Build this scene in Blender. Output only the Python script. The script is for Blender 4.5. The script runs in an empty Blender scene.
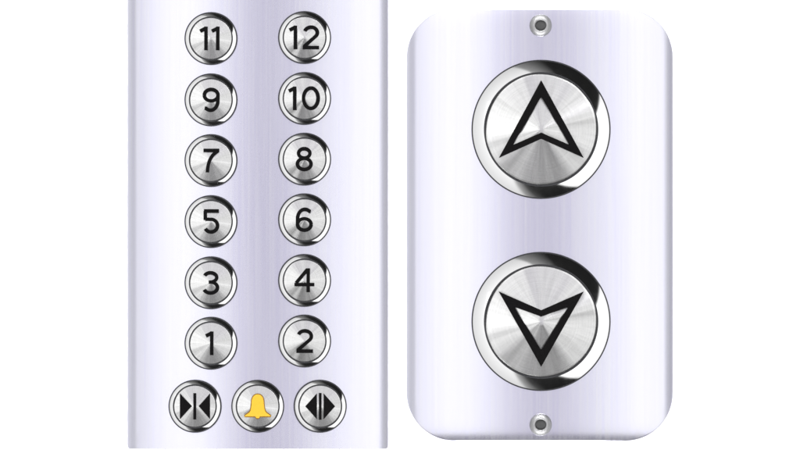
import bpy, bmesh, math, random
from mathutils import Vector, Matrix

# ------------------------------------------------------------------ basics
P = 0.0006                       # one photograph pixel is about 0.6 mm
PI = math.pi
scene = bpy.context.scene
col = scene.collection


def wx(px):
    return (px - 400.0) * P


def wz(py):
    return (225.0 - py) * P


def obj(name, me, mat=None, parent=None, loc=(0, 0, 0)):
    o = bpy.data.objects.new(name, me)
    col.objects.link(o)
    if mat is not None and me is not None and len(me.materials) == 0:
        me.materials.append(mat)
    o.parent = parent
    o.location = loc
    return o


def mesh_from(name, verts, faces, smooth=True, flip_check=True):
    """verts in pixel units as (x, height, z): height points to the camera."""
    me = bpy.data.meshes.new(name)
    me.from_pydata([(x * P, -h * P, z * P) for x, h, z in verts], [], faces)
    bm = bmesh.new()
    bm.from_mesh(me)
    bmesh.ops.remove_doubles(bm, verts=bm.verts, dist=1e-7)
    bmesh.ops.recalc_face_normals(bm, faces=bm.faces)
    # make sure the camera facing side points outwards (-Y)
    s = sum(f.normal.y * f.calc_area() for f in bm.faces)
    if flip_check and s > 0:
        bmesh.ops.reverse_faces(bm, faces=bm.faces)
    bm.to_mesh(me)
    bm.free()
    me.polygons.foreach_set('use_smooth', [smooth] * len(me.polygons))
    me.update()
    return me


# ------------------------------------------------------------------ materials
def new_mat(name):
    m = bpy.data.materials.new(name)
    m.use_nodes = True
    nt = m.node_tree
    b = nt.nodes['Principled BSDF']
    return m, nt, b


def node(nt, typ, **kw):
    n = nt.nodes.new(typ)
    for k, v in kw.items():
        setattr(n, k, v)
    return n


def math_node(nt, op, a, b=None):
    n = node(nt, 'ShaderNodeMath', operation=op)
    for i, v in enumerate((a, b)):
        if v is None:
            continue
        if isinstance(v, (int, float)):
            n.inputs[i].default_value = v
        else:
            nt.links.new(v, n.inputs[i])
    return n.outputs[0]


def mix_rgb(nt, fac, a, b):
    n = node(nt, 'ShaderNodeMix', data_type='RGBA')
    nt.links.new(fac, n.inputs['Factor'])
    for key, v in (('A', a), ('B', b)):
        sock = [s for s in n.inputs if s.name == key and s.type == 'RGBA'][0]
        if isinstance(v, tuple):
            sock.default_value = v
        else:
            nt.links.new(v, sock)
    return [s for s in n.outputs if s.type == 'RGBA'][0]


def map_range(nt, val, a, b, c, d):
    n = node(nt, 'ShaderNodeMapRange')
    nt.links.new(val, n.inputs[0])
    for i, v in enumerate((a, b, c, d)):
        n.inputs[i + 1].default_value = v
    return n.outputs[0]


def brushed_panel_mat(seed):
    """satin lavender-tinted steel, brushed in vertical strokes"""
    m, nt, b = new_mat('brushed_lilac_steel')
    tc = node(nt, 'ShaderNodeTexCoord')

    def streak(sx, sz, off, detail):
        mp = node(nt, 'ShaderNodeMapping')
        mp.inputs['Scale'].default_value = (sx, 0.0, sz)
        mp.inputs['Location'].default_value = (off, seed * 3.1, off * 0.7)
        nt.links.new(tc.outputs['Object'], mp.inputs['Vector'])
        nz = node(nt, 'ShaderNodeTexNoise')
        nz.inputs['Scale'].default_value = 1.0
        nz.inputs['Detail'].default_value = detail
        nz.inputs['Roughness'].default_value = 0.6
        nt.links.new(mp.outputs[0], nz.inputs['Vector'])
        return nz.outputs['Fac']
    fine = streak(850.0, 9.0, 3.0 + seed, 2.0)
    wide = streak(150.0, 2.0, 9.0 + seed, 2.0)
    mixv = math_node(nt, 'ADD', math_node(nt, 'MULTIPLY', fine, 0.65),
                     math_node(nt, 'MULTIPLY', wide, 0.35))
    f = map_range(nt, mixv, 0.32, 0.68, 0.0, 1.0)
    c = mix_rgb(nt, f, PANEL_A, PANEL_B)
    nt.links.new(c, b.inputs['Base Color'])
    b.inputs['Metallic'].default_value = 1.0
    nt.links.new(map_range(nt, fine, 0.3, 0.7, 0.17, 0.21), b.inputs['Roughness'])
    bp = node(nt, 'ShaderNodeBump')
    bp.inputs['Strength'].default_value = 0.015
    bp.inputs['Distance'].default_value = 0.0002
    nt.links.new(fine, bp.inputs['Height'])
    nt.links.new(bp.outputs[0], b.inputs['Normal'])
    return m


PANEL_A = (0.740, 0.733, 0.872, 1)
PANEL_B = (0.792, 0.788, 0.876, 1)


def chrome_mat():
    m, nt, b = new_mat('polished_chrome')
    tc = node(nt, 'ShaderNodeTexCoord')
    nz = node(nt, 'ShaderNodeTexNoise')
    nz.inputs['Scale'].default_value = 220.0
    nz.inputs['Detail'].default_value = 4.0
    nt.links.new(tc.outputs['Object'], nz.inputs['Vector'])
    b.inputs['Base Color'].default_value = (0.90, 0.90, 0.905, 1)
    b.inputs['Metallic'].default_value = 1.0
    nt.links.new(map_range(nt, nz.outputs['Fac'], 0.3, 0.7, 0.055, 0.09), b.inputs['Roughness'])
    return m


def spun_mat(seed):
    """button caps: steel turned on a lathe, fine grain, radial sheen partly put into the colour"""
    m, nt, b = new_mat('spun_steel')
    tc = node(nt, 'ShaderNodeTexCoord')
    sep = node(nt, 'ShaderNodeSeparateXYZ')
    nt.links.new(tc.outputs['Object'], sep.inputs[0])
    x, z = sep.outputs['X'], sep.outputs['Z']
    r = math_node(nt, 'SQRT', math_node(nt, 'ADD', math_node(nt, 'MULTIPLY', x, x),
                                        math_node(nt, 'ADD', math_node(nt, 'MULTIPLY', z, z), 1e-9)))
    ca, sa = math_node(nt, 'DIVIDE', x, r), math_node(nt, 'DIVIDE', z, r)
    cmb = node(nt, 'ShaderNodeCombineXYZ')
    nt.links.new(ca, cmb.inputs[0])
    nt.links.new(math_node(nt, 'ADD', math_node(nt, 'MULTIPLY', r, 4.0), seed), cmb.inputs[1])
    nt.links.new(sa, cmb.inputs[2])

    def around(scale, detail):
        n_ = node(nt, 'ShaderNodeTexNoise')
        n_.inputs['Scale'].default_value = scale
        n_.inputs['Detail'].default_value = detail
        nt.links.new(cmb.outputs[0], n_.inputs['Vector'])
        return n_.outputs['Fac']
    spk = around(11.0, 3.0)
    fan = around(2.1, 1.0)  # broad light and dark sheen fans, mixed into base colour and roughness
    # concentric lathe grooves
    cr = node(nt, 'ShaderNodeCombineXYZ')
    nt.links.new(math_node(nt, 'MULTIPLY', r, 2600.0), cr.inputs[0])
    nt.links.new(math_node(nt, 'MULTIPLY', ca, 0.8), cr.inputs[1])
    nt.links.new(math_node(nt, 'MULTIPLY', sa, 0.8), cr.inputs[2])
    grv = node(nt, 'ShaderNodeTexNoise')
    grv.inputs['Scale'].default_value = 1.0
    grv.inputs['Detail'].default_value = 2.0
    nt.links.new(cr.outputs[0], grv.inputs['Vector'])
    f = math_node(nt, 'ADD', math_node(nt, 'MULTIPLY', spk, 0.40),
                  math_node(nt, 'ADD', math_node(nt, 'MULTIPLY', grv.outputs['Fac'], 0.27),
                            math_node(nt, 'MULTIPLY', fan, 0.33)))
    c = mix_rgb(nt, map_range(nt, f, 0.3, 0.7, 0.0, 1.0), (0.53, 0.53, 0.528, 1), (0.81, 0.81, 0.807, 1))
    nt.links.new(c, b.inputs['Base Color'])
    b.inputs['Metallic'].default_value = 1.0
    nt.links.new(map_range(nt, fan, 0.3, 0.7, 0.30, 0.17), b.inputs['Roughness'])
    b.inputs['Anisotropic'].default_value = 0.6
    tg = node(nt, 'ShaderNodeTangent', direction_type='RADIAL', axis='Y')
    nt.links.new(tg.outputs[0], b.inputs['Tangent'])
    bp = node(nt, 'ShaderNodeBump')
    bp.inputs['Strength'].default_value = 0.06
    bp.inputs['Distance'].default_value = 0.0002
    nt.links.new(grv.outputs['Fac'], bp.inputs['Height'])
    nt.links.new(bp.outputs[0], b.inputs['Normal'])
    return m


def enamel_mat(name, c0, c1, rough, spec):
    m, nt, b = new_mat(name)
    tc = node(nt, 'ShaderNodeTexCoord')
    nz = node(nt, 'ShaderNodeTexNoise')
    nz.inputs['Scale'].default_value = 900.0
    nz.inputs['Detail'].default_value = 2.0
    nt.links.new(tc.outputs['Object'], nz.inputs['Vector'])
    nt.links.new(mix_rgb(nt, nz.outputs['Fac'], c0, c1), b.inputs['Base Color'])
    b.inputs['Roughness'].default_value = rough
    b.inputs['Specular IOR Level'].default_value = spec
    return m


CHROME = chrome_mat()
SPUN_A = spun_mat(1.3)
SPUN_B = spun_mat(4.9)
BLACK = enamel_mat('black_enamel', (0.002, 0.002, 0.002, 1), (0.005, 0.0045, 0.005, 1), 0.55, 0.03)
RING_SHADE = enamel_mat('dark_ring_shade', (0.02, 0.02, 0.022, 1), (0.035, 0.035, 0.038, 1), 0.7, 0.05)  # near-black colour standing in for shade at the bezel edges
YELLOW = enamel_mat('yellow_enamel', (0.48, 0.262, 0.014, 1), (0.56, 0.308, 0.022, 1), 0.45, 0.3)
OCHRE = enamel_mat('ochre_edge', (0.11, 0.065, 0.015, 1), (0.17, 0.095, 0.02, 1), 0.5, 0.2)
STEEL = enamel_mat('satin_steel', (0.27, 0.27, 0.275, 1), (0.37, 0.37, 0.375, 1), 0.5, 0.5)
STEEL.node_tree.nodes['Principled BSDF'].inputs['Metallic'].default_value = 1.0
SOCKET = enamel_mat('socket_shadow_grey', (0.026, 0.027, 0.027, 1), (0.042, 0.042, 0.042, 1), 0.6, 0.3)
WALL = enamel_mat('white_wall_paint', (0.88, 0.88, 0.88, 1), (0.90, 0.90, 0.90, 1), 0.85, 0.2)


# ------------------------------------------------------------------ faceplates
TILT = 0.24                       # how far the bowed plate leans at its sides


def plate_height(x, hw):
    u = x / hw
    h = 26.0 - 0.5 * TILT * hw * u * u
    s = max(0.0, abs(u) - 0.93) / 0.07
    return h - 1.35 * s * s


def roll(z, hh, top, bottom, span=26.0):
    s = max(0.0, abs(z) - (hh - span)) / span
    return (top if z > 0 else bottom) * span * s ** 3 / 3.0


def faceplate(name, hw, hh, rad, bevel, top=0.0, bottom=0.0):
    """rounded rectangle plate bowed across its width, real edge thickness"""
    NS, NC = 120, 16

    def outline(d):
        r = max(rad - d, 0.0)
        ex = max(0.0, d - rad)
        cx, cz = hw - rad - ex, hh - rad - ex * (hh - rad) / (hw - rad)
        pts = []
        corners = [(1, 1, 0), (-1, 1, 90), (-1, -1, 180), (1, -1, 270)]
        for sx, sz, a0 in corners:
            for k in range(NC + 1):
                a = math.radians(a0 + 90 * k / NC)
                pts.append((sx * cx + r * math.cos(a), sz * cz + r * math.sin(a)))
            # straight run to next corner
            nx, nz, na = corners[(corners.index((sx, sz, a0)) + 1) % 4]
            p0 = pts[-1]
            a = math.radians(na)
            p1 = (nx * cx + r * math.cos(a), nz * cz + r * math.sin(a))
            for k in range(1, NS):
                t = k / NS
                pts.append((p0[0] + (p1[0] - p0[0]) * t, p0[1] + (p1[1] - p0[1]) * t))
        return pts
    ds = [0.0, 0.25 * bevel, 0.5 * bevel, 0.75 * bevel, bevel]
    d = bevel
    while d < hw - 0.6:
        d += 1.2 if d < 14 else 2.4
        ds.append(min(d, hw - 0.3))
    verts, faces = [], []
    n = len(outline(0))
    for lvl in (-1,) + tuple(range(len(ds))):
        dd = ds[max(lvl, 0)]
        for x, z in outline(dd):
            h = plate_height(x, hw) - roll(z, hh, top, bottom)
            if dd < bevel:
                q = 1 - dd / bevel
                h -= bevel * 0.5 * (1 - math.sqrt(max(0.0, 1 - q * q)))
            if lvl == -1:
                h = 0.0
            verts.append((x, h, z))
    L = len(ds) + 1
    for i in range(L - 1):
        for k in range(n):
            a, b_ = i * n + k, i * n + (k + 1) % n
            faces.append((a, b_, b_ + n, a + n))
    faces.append(tuple(range((L - 1) * n, L * n)))
    return mesh_from(name, verts, faces)


# ------------------------------------------------------------------ lathe parts
def lathe(name, prof, seg=128):
    """prof: list of (radius, height); radius 0 closes the end"""
    verts, faces, rows = [], [], []
    for r, h in prof:
        if r <= 0:
            rows.append([len(verts)])
            verts.append((0, h, 0))
        else:
            rows.append(list(range(len(verts), len(verts) + seg)))
            for k in range(seg):
                a = 2 * PI * k / seg
                verts.append((r * math.cos(a), h, r * math.sin(a)))
    for A, B in zip(rows, rows[1:]):
        for k in range(seg):
            k2 = (k + 1) % seg
            if len(B) == 1:
                faces.append((A[k], A[k2], B[0]))
            elif len(A) == 1:
                faces.append((A[0], B[k2], B[k]))
            else:
                faces.append((A[k], A[k2], B[k2], B[k]))
    return mesh_from(name, verts, faces)


def bezel_mesh(name, R, ri, skirt):
    w = R - ri
    s = R / 69.0
    prof = [(R - 0.7, -skirt), (R - 0.7, 0.6)]
    # thin rolled rim, then straight into the slope
    prof += [(R - 0.74, 1.3), (R - 0.8, 1.5)]
    x, h = R - 0.84, 1.55
    wf = x - (ri + 0.2)
    # main slope, slightly bulging: steep outside, shallower at the lip;
    # close loops at both ends keep the slope crisp
    ts = [0.0, 0.06 / wf] + [k / 14 for k in range(1, 14)] + [1.0 - 0.06 / wf, 1.0]
    for k, t in enumerate(ts):
        if k:
            h += wf * (t - ts[k - 1]) * math.tan(math.radians(39.0 - 6.5 * t))
        prof.append((x - wf * t, h))
    prof += [(ri + 0.17, h - 0.3), (ri, -skirt)]
    return lathe(name, prof), h


def cap_mesh(name, R, top, skirt, seed, wedge):
    """lathe-turned face: a very shallow cone whose pitch wavers round the axis"""
    rnd = random.Random(seed)
    comps = [(n, rnd.uniform(0, 2 * PI), rnd.uniform(0.4, 1.0) * 0.030 / n) for n in (2, 3, 4, 5, 7, 9, 13)]
    seg = 192

    def tilt(a):
        t = CAP_TILT + sum(amp * math.cos(n * a + ph) for n, ph, amp in comps)
        for c, w, amp in wedge:
            dlt = (a - c + PI) % (2 * PI) - PI
            t += amp * math.exp(-(dlt / w) ** 2)
        return t
    fr = [1.0, 1.0 - 0.2 / R, 1.0 - 0.45 / R, 0.94, 0.9, 0.8, 0.65, 0.5, 0.35, 0.2, 0.08]
    verts, faces, rows = [], [], []
    rows.append(list(range(seg)))
    for k in range(seg):
        a = 2 * PI * k / seg
        verts.append((R * math.cos(a), -skirt, R * math.sin(a)))
    for i, f in enumerate(fr):
        rows.append(list(range(len(verts), len(verts) + seg)))
        for k in range(seg):
            a = 2 * PI * k / seg
            r = R * f
            h = top - r * tilt(a)
            if i == 0:
                h -= 0.65
            elif i == 1:
                h -= 0.10
            verts.append((r * math.cos(a), h, r * math.sin(a)))
    rows.append([len(verts)])
    verts.append((0, top, 0))
    for A, B in zip(rows, rows[1:]):
        for k in range(seg):
            k2 = (k + 1) % seg
            if len(B) == 1:
                faces.append((A[k], A[k2], B[0]))
            else:
                faces.append((A[k], A[k2], B[k2], B[k]))
    return mesh_from(name, verts, faces)


CAP_TILT = 0.135

# ------------------------------------------------------------------ symbols
def solid_poly(bmv, poly, h0, h1):
    """extruded outline, poly in pixels; appended to (verts, faces)"""
    verts, faces = bmv
    n = len(poly)
    b = len(verts)
    for x, z in poly:
        verts.append((x, h1, z))
    for x, z in poly:
        verts.append((x, h0, z))
    faces.append(tuple(range(b, b + n)))
    for k in range(n):
        k2 = (k + 1) % n
        faces.append((b + k, b + k2, b + n + k2, b + n + k))


def ribbon(bmv, pts, w, h0, h1):
    verts, faces = bmv
    n = len(pts)
    b = len(verts)
    L, Rr = [], []
    for i, (x, z) in enumerate(pts):
        p0 = pts[max(i - 1, 0)]
        p1 = pts[min(i + 1, n - 1)]
        d0 = Vector((x - p0[0], z - p0[1]))
        d1 = Vector((p1[0] - x, p1[1] - z))
        if d0.length < 1e-9:
            d0 = d1
        if d1.length < 1e-9:
            d1 = d0
        d0.normalize()
        d1.normalize()
        t = (d0 + d1).normalized()
        nn = Vector((-t.y, t.x))
        c = max(0.45, t.dot(d0))
        L.append((x + nn.x * w / 2 / c, z + nn.y * w / 2 / c))
        Rr.append((x - nn.x * w / 2 / c, z - nn.y * w / 2 / c))
    for h in (h1, h0):
        for x, z in L:
            verts.append((x, h, z))
        for x, z in Rr:
            verts.append((x, h, z))
    l1, r1, l0, r0 = b, b + n, b + 2 * n, b + 3 * n
    for i in range(n - 1):
        faces.append((l1 + i, l1 + i + 1, r1 + i + 1, r1 + i))
        faces.append((l1 + i, l1 + i + 1, l0 + i + 1, l0 + i))
        faces.append((r1 + i, r1 + i + 1, r0 + i + 1, r0 + i))
    faces.append((l1, r1, r0, l0))
    faces.append((l1 + n - 1, r1 + n - 1, r0 + n - 1, l0 + n - 1))


def arc(cx, cz, rx, rz, a0, a1, n=28):
    return [(cx + rx * math.cos(math.radians(a0 + (a1 - a0) * k / n)),
             cz + rz * math.sin(math.radians(a0 + (a1 - a0) * k / n))) for k in range(n + 1)]


def one(sx):
    return [[(sx, 11.9), (sx, -11.9)], [(sx + 0.4, 10.6), (sx - 5.9, 7.4)]]


GLYPH = {
    '0': [arc(0, 0.2, 7.4, 10.3, 90, 450, 48)],
    '2': [arc(0.2, 4.9, 6.6, 5.5, 162, -38, 26) + [(-6.9, -9.2)], [(-8.3, -10.2), (8.4, -10.2)]],
    '3': [arc(-0.4, 5.5, 6.3, 4.7, 158, -90, 26), [(-2.2, 0.7), (0.2, 0.7)], arc(-0.3, -4.8, 7.0, 5.5, 90, -158, 26)],
    '4': [[(3.6, 12.2), (3.6, -11.8)], [(2.9, 11.2), (-8.6, -2.6)], [(-10.2, -4.2), (9.8, -4.2)]],
    '5': [[(-6.9, 10.7), (8.0, 10.7)], [(-5.6, 10.7), (-5.6, 1.6)],
          [(-5.6, 2.4), (-2.4, 2.4)] + arc(0.2, -4.1, 6.6, 6.4, 100, -152, 28)],
    '6': [arc(-0.3, -4.7, 6.9, 5.8, 0, 360, 40),
          [(6.2, 8.4)] + arc(0.3, 1.2, 7.4, 9.4, 52, 180, 22) + [(-7.15, -4.0)]],
    '7': [[(-7.4, 10.2), (8.4, 10.2)], [(6.9, 9.8)] + arc(9.0, -11.9, 12.4, 21.0, 118, 180, 14)],
    '8': [arc(-0.4, 5.9, 5.7, 4.7, 90, 450, 40), arc(-0.4, -4.9, 6.9, 5.6, 90, 450, 40)],
}
GLYPH['9'] = [[(-x, -z) for x, z in st] for st in GLYPH['6']]
GLYPH['1'] = one(0.9)


def glyph_mesh(text, h0, h1, w=3.5):
    bmv = ([], [])
    if text == '11':
        parts = [one(-4.9), one(7.0)]
    elif text == '12':
        parts = [one(-9.3), [[(x * 0.98 + 6.2, z) for x, z in st] for st in GLYPH['2']]]
    elif text == '10':
        parts = [one(-10.0), [[(x + 6.3, z) for x, z in st] for st in GLYPH['0']]]
    else:
        parts = [GLYPH[text]]
    k = 0
    for p in parts:
        for st in p:
            ribbon(bmv, st, w, h0, h1 - 0.06 * k)
            k += 1
    return mesh_from('numeral', bmv[0], bmv[1], smooth=False)


def band_outline_mesh(name, outer, inner, h0, h1):
    """closed hollow arrow: band between two outlines with the same count"""
    verts, faces = [], []
    n = len(outer)
    for h in (h1, h0):
        for x, z in outer:
            verts.append((x, h, z))
        for x, z in inner:
            verts.append((x, h, z))
    for k in range(n):
        k2 = (k + 1) % n
        faces.append((k, k2, n + k2, n + k))
        faces.append((k, k2, 2 * n + k2, 2 * n + k))
        faces.append((n + k, n + k2, 3 * n + k2, 3 * n + k))
    return mesh_from(name, verts, faces, smooth=False)


def polys_mesh(name, polys, h0, h1):
    bmv = ([], [])
    for p in polys:
        solid_poly(bmv, p, h0, h1)
    return mesh_from(name, bmv[0], bmv[1], smooth=False)


def bell_outline(grow=0.0):
    half = [(0.0, 12.2), (2.2, 11.8), (4.0, 10.6), (5.3, 8.6), (6.0, 6.2), (6.3, 2.0), (6.7, -1.5),
            (7.5, -4.6), (9.2, -6.6), (11.4, -8.0), (13.0, -9.4), (13.1, -10.2), (2.2, -10.2), (1.9, -11.2), (0.9, -12.0)]
    pts = [(x, z) for x, z in half] + [(-x, z) for x, z in reversed(half[1:])]
    if grow:
        n = len(pts)
        out = []
        for i in range(n):
            a, b = Vector(pts[i - 1]), Vector(pts[(i + 1) % n])
            t = (b - a).normalized()
            nn = Vector((-t.y, t.x))
            out.append((pts[i][0] + nn.x * grow, pts[i][1] + nn.y * grow))
        return out
    return pts


# ------------------------------------------------------------------ assemble
def empty(name, loc, label, cat):
    e = bpy.data.objects.new(name, None)
    col.objects.link(e)
    e.location = loc
    e.empty_display_size = 0.02
    e['label'] = label
    e['category'] = cat
    return e


# wall behind both plates
wall_me = bpy.data.meshes.new('wall')
wall_me.from_pydata([(-2.2, 0, -2.2), (2.2, 0, -2.2), (2.2, 0, 2.2), (-2.2, 0, 2.2)], [], [(0, 1, 2, 3)])
wall = obj('wall', wall_me, WALL)
wall['kind'] = 'structure'

# --- control panel with the floor numbers ---
LX, LT, LB = 257.7, -72.0, 449.0
lhw, lhh = 130.4, (LB - LT) / 2
lcx, lcy = LX, (LB + LT) / 2
control = empty('control_panel', (wx(lcx), 0, wz(lcy)),
                'tall lilac brushed steel lift control panel with numbered round floor buttons and a yellow bell', 'control panel')
obj('faceplate', faceplate('control_faceplate', lhw, lhh, 3.0, 0.15), brushed_panel_mat(1), control)

RS, RIS = 26.2, 21.6
small_bezel, sh = bezel_mesh('small_bezel', RS, RIS, 6.0)
small_bezel.materials.append(CHROME)
rim_shade_s = lathe('small_rim_shade', [(RS + 0.25, -6.0), (RS + 0.25, 1.35), (RS + 0.12, 1.62), (RS - 0.9, 1.68), (RS - 0.95, -6.0)])  # added dark ring, paints the dark reflected line round the bezel
rim_shade_s.materials.append(RING_SHADE)
gap_shade_s = lathe('small_gap_shade', [(RIS + 0.5, sh - 1.0), (RIS + 0.45, sh + 0.1), (RIS + 0.38, sh + 0.16), (RIS - 0.5, sh + 0.16), (RIS - 0.58, sh + 0.1), (RIS - 0.65, sh - 6.0)])  # added dark ring in place of the shaded gap round the cap
gap_shade_s.materials.append(RING_SHADE)
CAPS_TOP = sh + 1.9
W_L = [(math.radians(192), 0.25, -0.015), (math.radians(20), 0.2, -0.02)]
W_R = [(math.radians(122), 0.34, -0.035), (math.radians(200), 0.3, -0.015)]
cap_left = cap_mesh('small_cap_a', RIS - 0.2, CAPS_TOP, 6.0, 4, W_L)
cap_right = cap_mesh('small_cap_b', RIS - 0.2, CAPS_TOP, 6.0, 9, W_R)
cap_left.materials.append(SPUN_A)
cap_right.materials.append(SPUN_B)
SYM0, SYM1 = CAPS_TOP - 4.0, CAPS_TOP + 0.3

proto = None


def small_button(px, py, cap, label):
    global proto
    x, z = px - lcx, lcy - py
    h = plate_height(x, lhw) + 0.5 + 26 * TILT * abs(x) / lhw
    loc = (x * P, -h * P, z * P)
    b = obj('button', cap, None, control, loc)
    b['label'] = label
    obj('bezel', small_bezel, None, b)
    obj('gasket', rim_shade_s, None, b)
    obj('gap_shade_ring', gap_shade_s, None, b)
    return b


ROWS_L = [(38.6, '11'), (99.9, '9'), (160.6, '7'), (221.6, '5'), (282.8, '3'), (343.2, '1')]
ROWS_R = [(37.6, '12'), (98.5, '10'), (159.2, '8'), (219.8, '6'), (280.4, '4'), (341.0, '2')]
for rows, px, cap in ((ROWS_L, 211.0, cap_left), (ROWS_R, 304.7, cap_right)):
    for py, txt in rows:
        b = small_button(px, py, cap, 'round steel floor button marked %s in black' % txt)
        obj('numeral', glyph_mesh(txt, SYM0, SYM1), BLACK, b)

b = small_button(195.0, 406.2, cap_left, 'door closing button with two black triangles pointing at a bar')
obj('door_symbol', polys_mesh('closing_symbol', [
    [(-15.0, 13.0), (-2.9, 0.2), (-15.0, -12.8)], [(-1.5, 13.2), (1.4, 13.2), (1.4, -13.2), (-1.5, -13.2)],
    [(15.2, 13.0), (15.2, -12.8), (3.9, 0.2)]], SYM0, SYM1), BLACK, b)
b = small_button(257.8, 406.2, cap_left, 'alarm button with a yellow bell')
bell = obj('bell_symbol', polys_mesh('bell_face', [bell_outline(-0.2)], SYM0, SYM1 + 0.35), YELLOW, b)
obj('bell_rim', polys_mesh('bell_rim', [bell_outline(0.8)], SYM0, SYM1 - 0.1), OCHRE, b)
b = small_button(320.3, 406.2, cap_left, 'door opening button with two black triangles pointing away from a bar')
obj('door_symbol', polys_mesh('opening_symbol', [
    [(-15.0, 0.0), (-3.4, 13.0), (-3.4, -13.0)], [(-1.4, 13.4), (1.3, 13.4), (1.3, -13.4), (-1.4, -13.4)],
    [(3.4, 13.0), (14.9, 0.0), (3.4, -13.0)]], SYM0, SYM1), BLACK, b)

# --- call panel with the two arrows ---
CX, CT, CB = 540.0, 9.0, 441.0
chw, chh = 133.3, (CB - CT) / 2
ccy = (CB + CT) / 2
call = empty('call_panel', (wx(CX), 0, wz(ccy)),
             'lilac brushed steel lift call panel with rounded corners and two large arrow buttons', 'call panel')
obj('faceplate', faceplate('call_faceplate', chw, chh, 48.0, 0.5, 0.15, 0.165), brushed_panel_mat(2), call)

RB, RIB = 69.2, 56.6
big_bezel, bh = bezel_mesh('big_bezel', RB, RIB, 12.0)
big_bezel.materials.append(CHROME)
rim_shade_b = lathe('big_rim_shade', [(RB + 0.35, -12.0), (RB + 0.35, 1.35), (RB + 0.2, 1.65), (RB - 0.9, 1.7), (RB - 0.95, -12.0)])  # dark line of the bezel's outer side, added as a ring
rim_shade_b.materials.append(RING_SHADE)
gap_shade_b = lathe('big_gap_shade', [(RIB + 0.65, bh - 1.0), (RIB + 0.6, bh + 0.1), (RIB + 0.5, bh + 0.2), (RIB - 0.6, bh + 0.2), (RIB - 0.7, bh + 0.1), (RIB - 0.8, bh - 12.0)])  # shade of the gap between cap and bezel, added as a ring
gap_shade_b.materials.append(RING_SHADE)
CAPB_TOP = bh + 5.6
cap_big = cap_mesh('big_cap', RIB - 0.3, CAPB_TOP, 12.0, 21, [(math.radians(190), 0.16, -0.02), (math.radians(18), 0.2, -0.025)])
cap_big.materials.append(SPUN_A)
up_out = [(0, 49), (42.5, -28.6), (0, -9.6), (-42.3, -28.6)]
up_in = [(0, 32.6), (28.6, -15.8), (0, -3.4), (-28.6, -15.8)]
dn_out = [(0, -45.2), (-42.5, 30), (0, 11.4), (42.5, 30)]
dn_in = [(0, -28.6), (-27.0, 14.6), (0, 5.0), (27.0, 14.6)]
for py, o_, i_, lab in ((129.4, up_out, up_in, 'large round button with a black outlined arrow pointing up'),
                        (321.4, dn_out, dn_in, 'large round button with a black outlined arrow pointing down')):
    x, z = 541.0 - CX, ccy - py
    h = plate_height(x, chw) + 0.4
    b = obj('button', cap_big, None, call, (x * P, -h * P, z * P))
    b['label'] = lab
    obj('bezel', big_bezel, None, b)
    obj('gasket', rim_shade_b, None, b)
    obj('gap_shade_ring', gap_shade_b, None, b)
    obj('arrow_symbol', band_outline_mesh('arrow_symbol', o_, i_, CAPB_TOP - 9.0, CAPB_TOP + 0.4), BLACK, b)

screw_me = lathe('screw_head', [(11.2, -2.0), (11.2, 0.5), (10.9, 1.3), (10.2, 2.2), (9.0, 3.2), (7.6, 3.9), (6.4, 4.1),
                                (5.7, 3.9), (5.3, 3.3), (5.2, 0.8), (0, 0.8)], 72)
screw_me.materials.append(STEEL)
bmv = ([], [])
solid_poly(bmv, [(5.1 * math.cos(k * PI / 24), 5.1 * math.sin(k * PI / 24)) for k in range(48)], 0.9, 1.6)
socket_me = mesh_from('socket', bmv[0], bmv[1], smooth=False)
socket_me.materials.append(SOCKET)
for py in (25.5, 424.6):
    x, z = 540.6 - CX, ccy - py
    s_ = obj('screw', screw_me, None, call, (x * P, -(plate_height(x, chw) - roll(z, chh, 0.15, 0.165) + 0.2) * P, z * P))
    obj('socket', socket_me, None, s_)

# ------------------------------------------------------------------ lamps
LK = 1.0


def area(name, d, D, w, h, L, up=(0, 0, 1), color=(1, 1, 1)):
    li = bpy.data.lights.new(name, 'AREA')
    li.shape = 'RECTANGLE'
    li.size, li.size_y = w, h
    li.energy = L * LK * PI * w * h
    li.color = color
    o = bpy.data.objects.new(name, li)
    col.objects.link(o)
    d = Vector(d).normalized()
    o.location = d * D
    zax = d
    xax = Vector(up).cross(zax).normalized()
    yax = zax.cross(xax)
    o.rotation_euler = Matrix((xax, yax, zax)).transposed().to_euler()
    return o


def front(al0, al1, L, color=(1, 1, 1), e0=-12.5, e1=27.0, D=12.0):
    al, el = math.radians((al0 + al1) / 2), math.radians((e0 + e1) / 2)
    d = (math.sin(al) * math.cos(el), -math.cos(al) * math.cos(el), math.sin(el))
    w = 2 * D * math.tan(math.radians((al1 - al0) / 2)) * math.cos(el)
    h = 2 * D * math.tan(math.radians((e1 - e0) / 2))
    area('added_band_light', d, D, w, h, L, color=color)  # unseen lamp, added to shape the bands reflected in the plates


def side(az0, az1, p0, p1, L, D=3.0, name='side_softbox'):
    az, p = math.radians((az0 + az1) / 2), math.radians((p0 + p1) / 2)
    d = Vector((math.sin(p) * math.cos(az), -math.cos(p), math.sin(p) * math.sin(az)))
    w = 2 * D * math.tan(math.radians((az1 - az0) / 2)) * math.sin(p)
    h = 2 * D * math.tan(math.radians((p1 - p0) / 2))
    area(name, d, D, w, h, L, up=(0, -1, 0))


LAV = (0.945, 0.918, 1.0)  # lamp tint added for the lavender middle of the plates
WHT = (1, 1, 1)
for a0, a1, L, c in ((-64, -46, 0.80, WHT), (-46, -30, 0.70, WHT), (-30, -24, 0.94, WHT), (-24, -19, 1.36, WHT),
                     (-19, -11.5, 1.36, WHT), (-11.5, -7, 1.10, WHT), (-7, -3, 0.89, LAV), (-3, 1, 0.72, LAV),
                     (1, 5, 0.73, LAV), (5, 9, 0.83, LAV), (9, 14, 0.99, WHT), (14, 19, 1.14, WHT),
                     (19, 29, 1.37, WHT), (29, 37, 0.92, WHT), (37, 47, 0.64, WHT), (47, 60, 0.56, WHT)):
    front(a0, a1, L, c)

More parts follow.
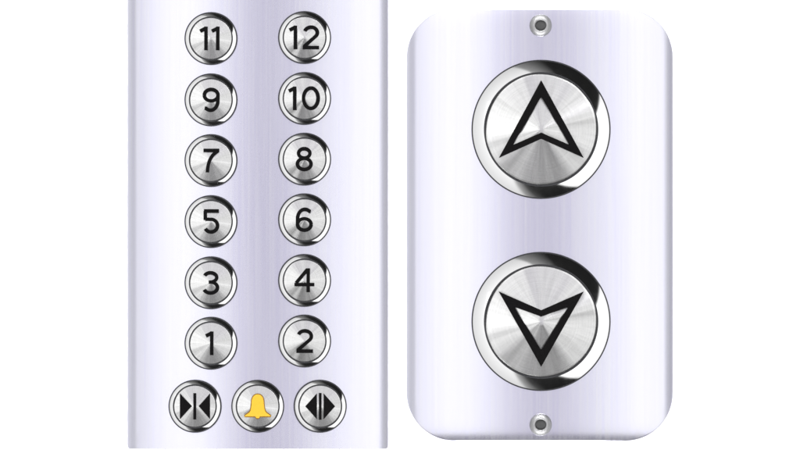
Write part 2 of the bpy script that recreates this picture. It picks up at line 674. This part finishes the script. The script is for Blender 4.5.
for a0, a1, L in ((-42, -30, 0.8), (-30, 30, 1.0), (30, 40, 0.8)):
    front(a0, a1, L, WHT, e0=27.0, e1=42.0)  # added above to brighten the rolled top edge
front(-60, 60, 0.24, WHT, e0=-40.0, e1=-14.0)  # weak fill added below for the caps and bottom edges


# two unseen lamps added, one high and one low, to wash the wall white
for az in (90, 270):
    side(az - 18, az + 18, 40, 54, 36.0, name='added_wash_lamp')

# invented surroundings, pale left and right, dark above and below, shaped for rim reflections
world = bpy.data.worlds.new('World')
scene.world = world
world.use_nodes = True
nt = world.node_tree
bg = nt.nodes['Background']
tc = node(nt, 'ShaderNodeTexCoord')
sep = node(nt, 'ShaderNodeSeparateXYZ')
nt.links.new(tc.outputs['Generated'], sep.inputs[0])
theta = math_node(nt, 'MULTIPLY', math_node(nt, 'ARCCOSINE', math_node(nt, 'MULTIPLY', sep.outputs['Y'], -1.0)), 180 / PI)
azim = math_node(nt, 'MULTIPLY', math_node(nt, 'ARCTAN2', sep.outputs['Z'], sep.outputs['X']), 180 / PI)
azim = math_node(nt, 'SUBTRACT', azim, math_node(nt, 'MULTIPLY', math_node(nt, 'SUBTRACT', theta, 71.0), 1.2))
ramp = node(nt, 'ShaderNodeValToRGB')
stops = [(-180, 0.86), (-113, 0.84), (-108, 0.34), (-99, 0.05), (-92, 0.006), (-65.5, 0.006), (-63.5, 1.15), (21, 1.15), (23, 0.006),
         (80, 0.006), (90, 0.10), (104, 0.26), (107, 0.74), (150, 0.86), (180, 0.86)]
el = ramp.color_ramp.elements
while len(el) < len(stops):
    el.new(0.5)
for e_, (a, v) in zip(el, stops):
    e_.position = (a + 180.0) / 360.0
for e_, (a, v) in zip(el, stops):
    e_.color = (v, v, v, 1)
nt.links.new(map_range(nt, azim, -180.0, 180.0, 0.0, 1.0), ramp.inputs[0])
mask = map_range(nt, theta, 59.0, 64.0, 0.0, 1.25)
soft = map_range(nt, theta, 64.0, 82.0, 1.0, 0.66)
val = math_node(nt, 'ADD', math_node(nt, 'MULTIPLY', math_node(nt, 'MULTIPLY', ramp.outputs['Color'], mask), soft), 0.008)
nt.links.new(val, bg.inputs['Color'])
bg.inputs['Strength'].default_value = 1.0

# ------------------------------------------------------------------ camera
cam_d = bpy.data.cameras.new('camera')
cam = bpy.data.objects.new('camera', cam_d)
col.objects.link(cam)
D = 8.0
cam.location = (0, -(D + 22 * P), 0)
cam.rotation_euler = (PI / 2, 0, 0)
cam_d.sensor_width = 36.0
cam_d.lens = 36.0 * D / (800 * P)
cam_d.clip_end = 100.0
cam_d.clip_start = 0.05
scene.camera = cam

vs = scene.view_settings
vs.view_transform = 'Standard'
vs.look = 'None'
vs.exposure = 0.0
vs.gamma = 1.0
